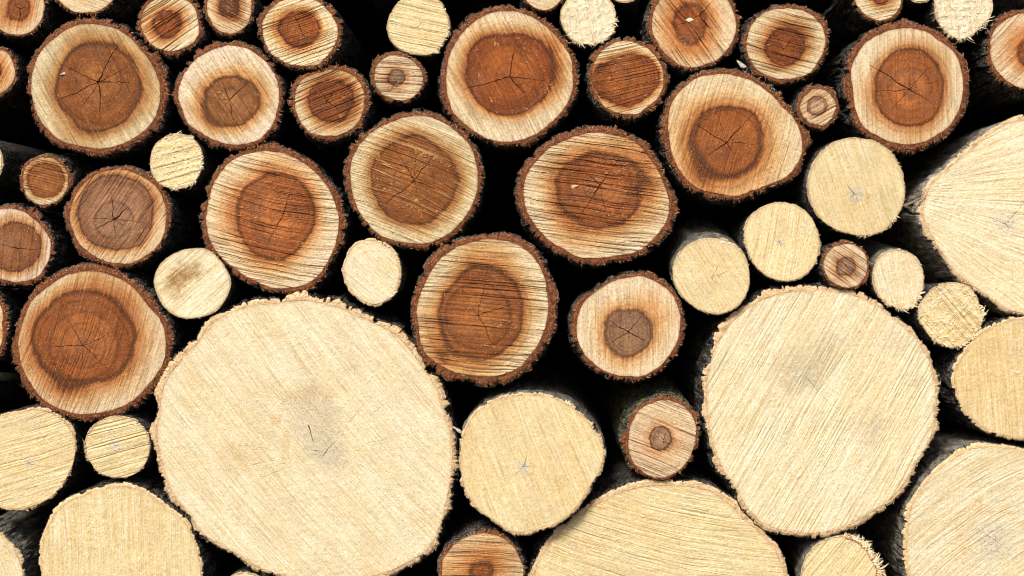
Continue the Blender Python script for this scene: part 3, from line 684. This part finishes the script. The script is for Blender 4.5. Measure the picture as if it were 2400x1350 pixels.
    if kind == 'brown':
        for _ in range(int(R*1.1)):
            fringe(r_.uniform(-180, 180), 1, r_.uniform(2.5, 7), r_.uniform(.9, 2.2), 1.1, r_.uniform(0, 6))
        fm = cached('barkfibre', plain_mat, 'bark_fibre', (150,92,54), (216,168,116))
    else:
        for _ in range(int(R*.35)):
            fringe(r_.uniform(-180, 180), 1, r_.uniform(2, 5), r_.uniform(.9, 2.0), 1.1, r_.uniform(0, 3))
        fm = cached('woodfibre', plain_mat, 'wood_fibre', (232,206,154), (250,236,204))
    mats.append(fm)
    if 'shaggy' in d['label']:
        FV, FF = [], []; m_ = 46
        for lay in range(5):
            for k in range(m_):
                a = math.radians(-80+88*k/(m_-1)); kk = int((a+math.pi)/(2*math.pi)*N) % N
                rag = 6+15*abs(noise2(np.array([k/3.1]), np.array([1.5]), 7)[0])+13*max(0, noise2(np.array([k/1.3]), np.array([4.5]), 8)[0])+(14 if k > m_-9 else 0)
                fr = lay/4; rr = outer0[kk]-7+fr*rag; yy = -2+7*math.sin(fr*2.6+k*.8)*fr+9*fr*fr+2*math.sin(k*2.1+lay)
                wv = 3.5*fr*math.sin(k*1.7+lay*.9)
                FV.append((cx[kk]*rr*f+wv*f*sx[kk], yy*f, -sx[kk]*rr*f+wv*f*cx[kk]))
        for lay in range(4):
            for k in range(m_-1):
                if (k*7+lay*5) % 11 == 0 and lay > 1: continue
                FF.append((lay*m_+k, lay*m_+k+1, (lay+1)*m_+k+1, (lay+1)*m_+k))
        link('torn_bark', soup_mesh('torn_bark', FV, FF, cached('tornbark', plain_mat, 'torn_bark', (150,112,66), (222,188,138), 90)), root)
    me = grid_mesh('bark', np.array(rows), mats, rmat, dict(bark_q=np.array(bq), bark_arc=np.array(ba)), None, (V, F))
    link('bark', me, root)
    return root

roots = [build_log(d, i) for i, d in enumerate(LOGS)]

# ---------------------------------------------------------------- the pile goes on past the picture
circ = []
for d in LOGS:
    P = np.array([[float(c) for c in q.split(',')] for q in d['out'].split()])
    c0 = (P.max(0)+P.min(0))/2; circ.append((c0[0], c0[1], np.hypot(*(P-c0).T).max()))
src = [i for i, d in enumerate(LOGS) if not d.get('fuzz')]
placed = list(circ); r_ = random.Random(5)
for big in (1, 0):
    for _ in range(9000 if big else 14000):
        i = r_.choice(src); R = circ[i][2]+7
        if (R > 120) != bool(big): continue
        x = r_.uniform(-480, 2880); y = r_.uniform(-420, 1770)
        ddx = max(0-x, x-2400, 0); ddy = max(0-y, y-1350, 0)
        if math.hypot(ddx, ddy) < R+6: continue
        if any((x-a)**2+(y-b)**2 < (R+c)**2 for a, b, c in placed): continue
        placed.append((x, y, R)); o = roots[i].copy(); col.objects.link(o)
        dep = o.location.y; f = (CAM_D+dep)/CAM_D/1000
        o.location = ((x-1200)*f, dep, (675-y)*f); o.rotation_euler = (o.rotation_euler.x, r_.uniform(-.6, .6), o.rotation_euler.z)
        o['label'] = 'sawn log of the same pile, stacked past the edge of the picture'
        o['group'] = 'logs of the pile past the edge of the picture'
        for ch in roots[i].children:
            c = ch.copy(); col.objects.link(c); c.parent = o

# ---------------------------------------------------------------- loose chips lying on the sawn faces
def chip(label, px, py, a, b, ang, mat, on):
    dep = [q for q in roots if on in q['label']][0].location.y; f = (CAM_D+dep)/CAM_D/1000
    r = random.Random(px); V = []; F = []; n = 9
    for lay, (hh, sc) in enumerate(((-1.5, 1.0), (1.0, .95), (1.7, .45))):
        for k in range(n):
            t = 2*math.pi*k/n; q = sc*(1+.28*math.sin(3*t+px)+.12*r.uniform(-1, 1))
            x = a*q*math.cos(t); y = b*q*math.sin(t); c, s = math.cos(math.radians(ang)), math.sin(math.radians(ang))
            V.append(((x*c-y*s)/1000, -hh/1000, -(x*s+y*c)/1000))
    for l in (0, 1):
        for k in range(n): F.append((l*n+k, (l+1)*n+k, (l+1)*n+(k+1) % n, l*n+(k+1) % n))
    F.append(tuple(range(2*n, 3*n)))
    o = link('wood_chip', soup_mesh('wood_chip', V, F, mat))
    o.location = ((px-1200)*f, dep, (675-py)*f)
    o['label'] = label; o['category'] = 'wood chip'; o['group'] = 'loose wood chips on the sawn faces'
    return o
wc = plain_mat('pale_chip', (214,196,166), (242,228,204)); gc = plain_mat('grey_chip', (176,160,142), (214,204,190)); dc = plain_mat('dull_splinter', (112,92,70), (160,138,110)); oc = plain_mat('orange_chip', (206,150,92), (236,190,134))
chip('grey-white chip on the dark heart of the large five-cracked log at upper left', 149, 173, 7, 3, -20, gc, 'five long')
chip('orange chip on the face of the large log of deep level saw grooves', 1346, 437, 10, 4, -15, oc, 'deep level saw grooves with')
chip('tiny white chip at the upper rim of the pale log with grey bark on top', 1692, 568, 8, 4, 5, wc, 'small white chip')
chip('white chip on the yellowish pale log at the right edge', 2385, 873, 8, 4, 10, wc, 'upright saw lines')
chip('pale bark flake caught in the gap beside the orange-haloed large log', 1738, 152, 13, 5, 40, gc, 'broad orange halo')
chip('thin pointed splinter sticking out left of the half-cut large pale log', 2138, 474, 27, 3.2, -24, dc, 'half-cut large')
chip('curled pale shaving wedged between the biggest pale log and its right-hand neighbour', 1073, 1008, 12, 3.5, 35, gc, 'biggest pale log of')
# the white knot of the grooved log at the top edge is part of that log
kn = [r for r in roots if 'white knot' in r['label']][0]
V = []; F = []; n = 10
for lay, (hh, sc) in enumerate(((-1, 1.0), (2.2, .9), (3.0, .4))):
    for k in range(n):
        t = 2*math.pi*k/n; q = sc*(1+.2*math.sin(2*t+1)+.1*math.sin(5*t))
        V.append((7.5*q*(1+.25*math.sin(4*t+2))*math.cos(t)/1000, -hh*.5/1000, 6*q*math.sin(t)/1000))
for l in (0, 1):
    for k in range(n): F.append((l*n+k, (l+1)*n+k, (l+1)*n+(k+1) % n, l*n+(k+1) % n))
F.append(tuple(range(2*n, 3*n)))
ko = link('knot', soup_mesh('knot', V, F, wc), kn)
ko.location = ((1616-1200)/1000-kn.location.x, 0, (675-47)/1000-kn.location.z)

# ---------------------------------------------------------------- added near-black box: blocks sky light, stands in for gap shade
me = bpy.data.meshes.new('light_block_box'); sx_, sz_, d0, d1 = 1.80, 1.22, .08, LOG_LEN+.06
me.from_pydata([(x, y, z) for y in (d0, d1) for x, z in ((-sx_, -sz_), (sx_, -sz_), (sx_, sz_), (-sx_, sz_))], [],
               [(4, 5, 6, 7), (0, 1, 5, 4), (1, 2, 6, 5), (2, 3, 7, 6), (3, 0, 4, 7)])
t = NT('light_block_black'); t.l(t.mix(t.noise(t.pos(), 4, 3), (.006,.005,.004,1), (.012,.010,.008,1)), t.b.inputs['Base Color']); t.b.inputs['Roughness'].default_value = 1
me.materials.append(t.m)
bg = link('light_block_box', me); bg['kind'] = 'structure'

# ---------------------------------------------------------------- light
EL, AZ = math.radians(46), math.radians(-24)      # sun behind the viewer, to the left
w = bpy.data.worlds.new('World'); scene.world = w; w.use_nodes = True
nt = w.node_tree; bgn = nt.nodes['Background']
sky = nt.nodes.new('ShaderNodeTexSky'); sky.sky_type = 'NISHITA'; sky.sun_disc = False
sky.sun_elevation = EL; sky.sun_rotation = math.pi - AZ; sky.air_density = 1.0; sky.dust_density = 4.0; sky.ozone_density = .6
nt.links.new(sky.outputs[0], bgn.inputs[0]); bgn.inputs[1].default_value = .06
sl = bpy.data.lights.new('sun', 'SUN'); sl.energy = 1.5; sl.angle = math.radians(14); sl.color = (1.0, .965, .895)
so = bpy.data.objects.new('sun', sl); col.objects.link(so)
dv = Vector((-math.sin(AZ)*math.cos(EL), math.cos(AZ)*math.cos(EL), -math.sin(EL)))
so.rotation_euler = dv.to_track_quat('-Z', 'Y').to_euler(); so.location = (-2, -4, 4)

# ---------------------------------------------------------------- camera
cam = bpy.data.cameras.new('camera'); co = bpy.data.objects.new('camera', cam); col.objects.link(co)
co.location = (0, -CAM_D, 0); co.rotation_euler = (math.pi/2, 0, 0)
cam.sensor_width = 36; cam.lens = 50; cam.clip_end = 100; cam.clip_start = .05
cam.dof.use_dof = True; cam.dof.focus_distance = CAM_D; cam.dof.aperture_fstop = .8
scene.camera = co

vs = scene.view_settings
scene.display_settings.display_device = 'sRGB'
vs.view_transform = 'Standard'; vs.look = 'None'; vs.gamma = 1; vs.use_curve_mapping = False
vs.exposure = 1.48
scene.cycles.use_denoising = True
scene.cycles.filter_width = 1.1
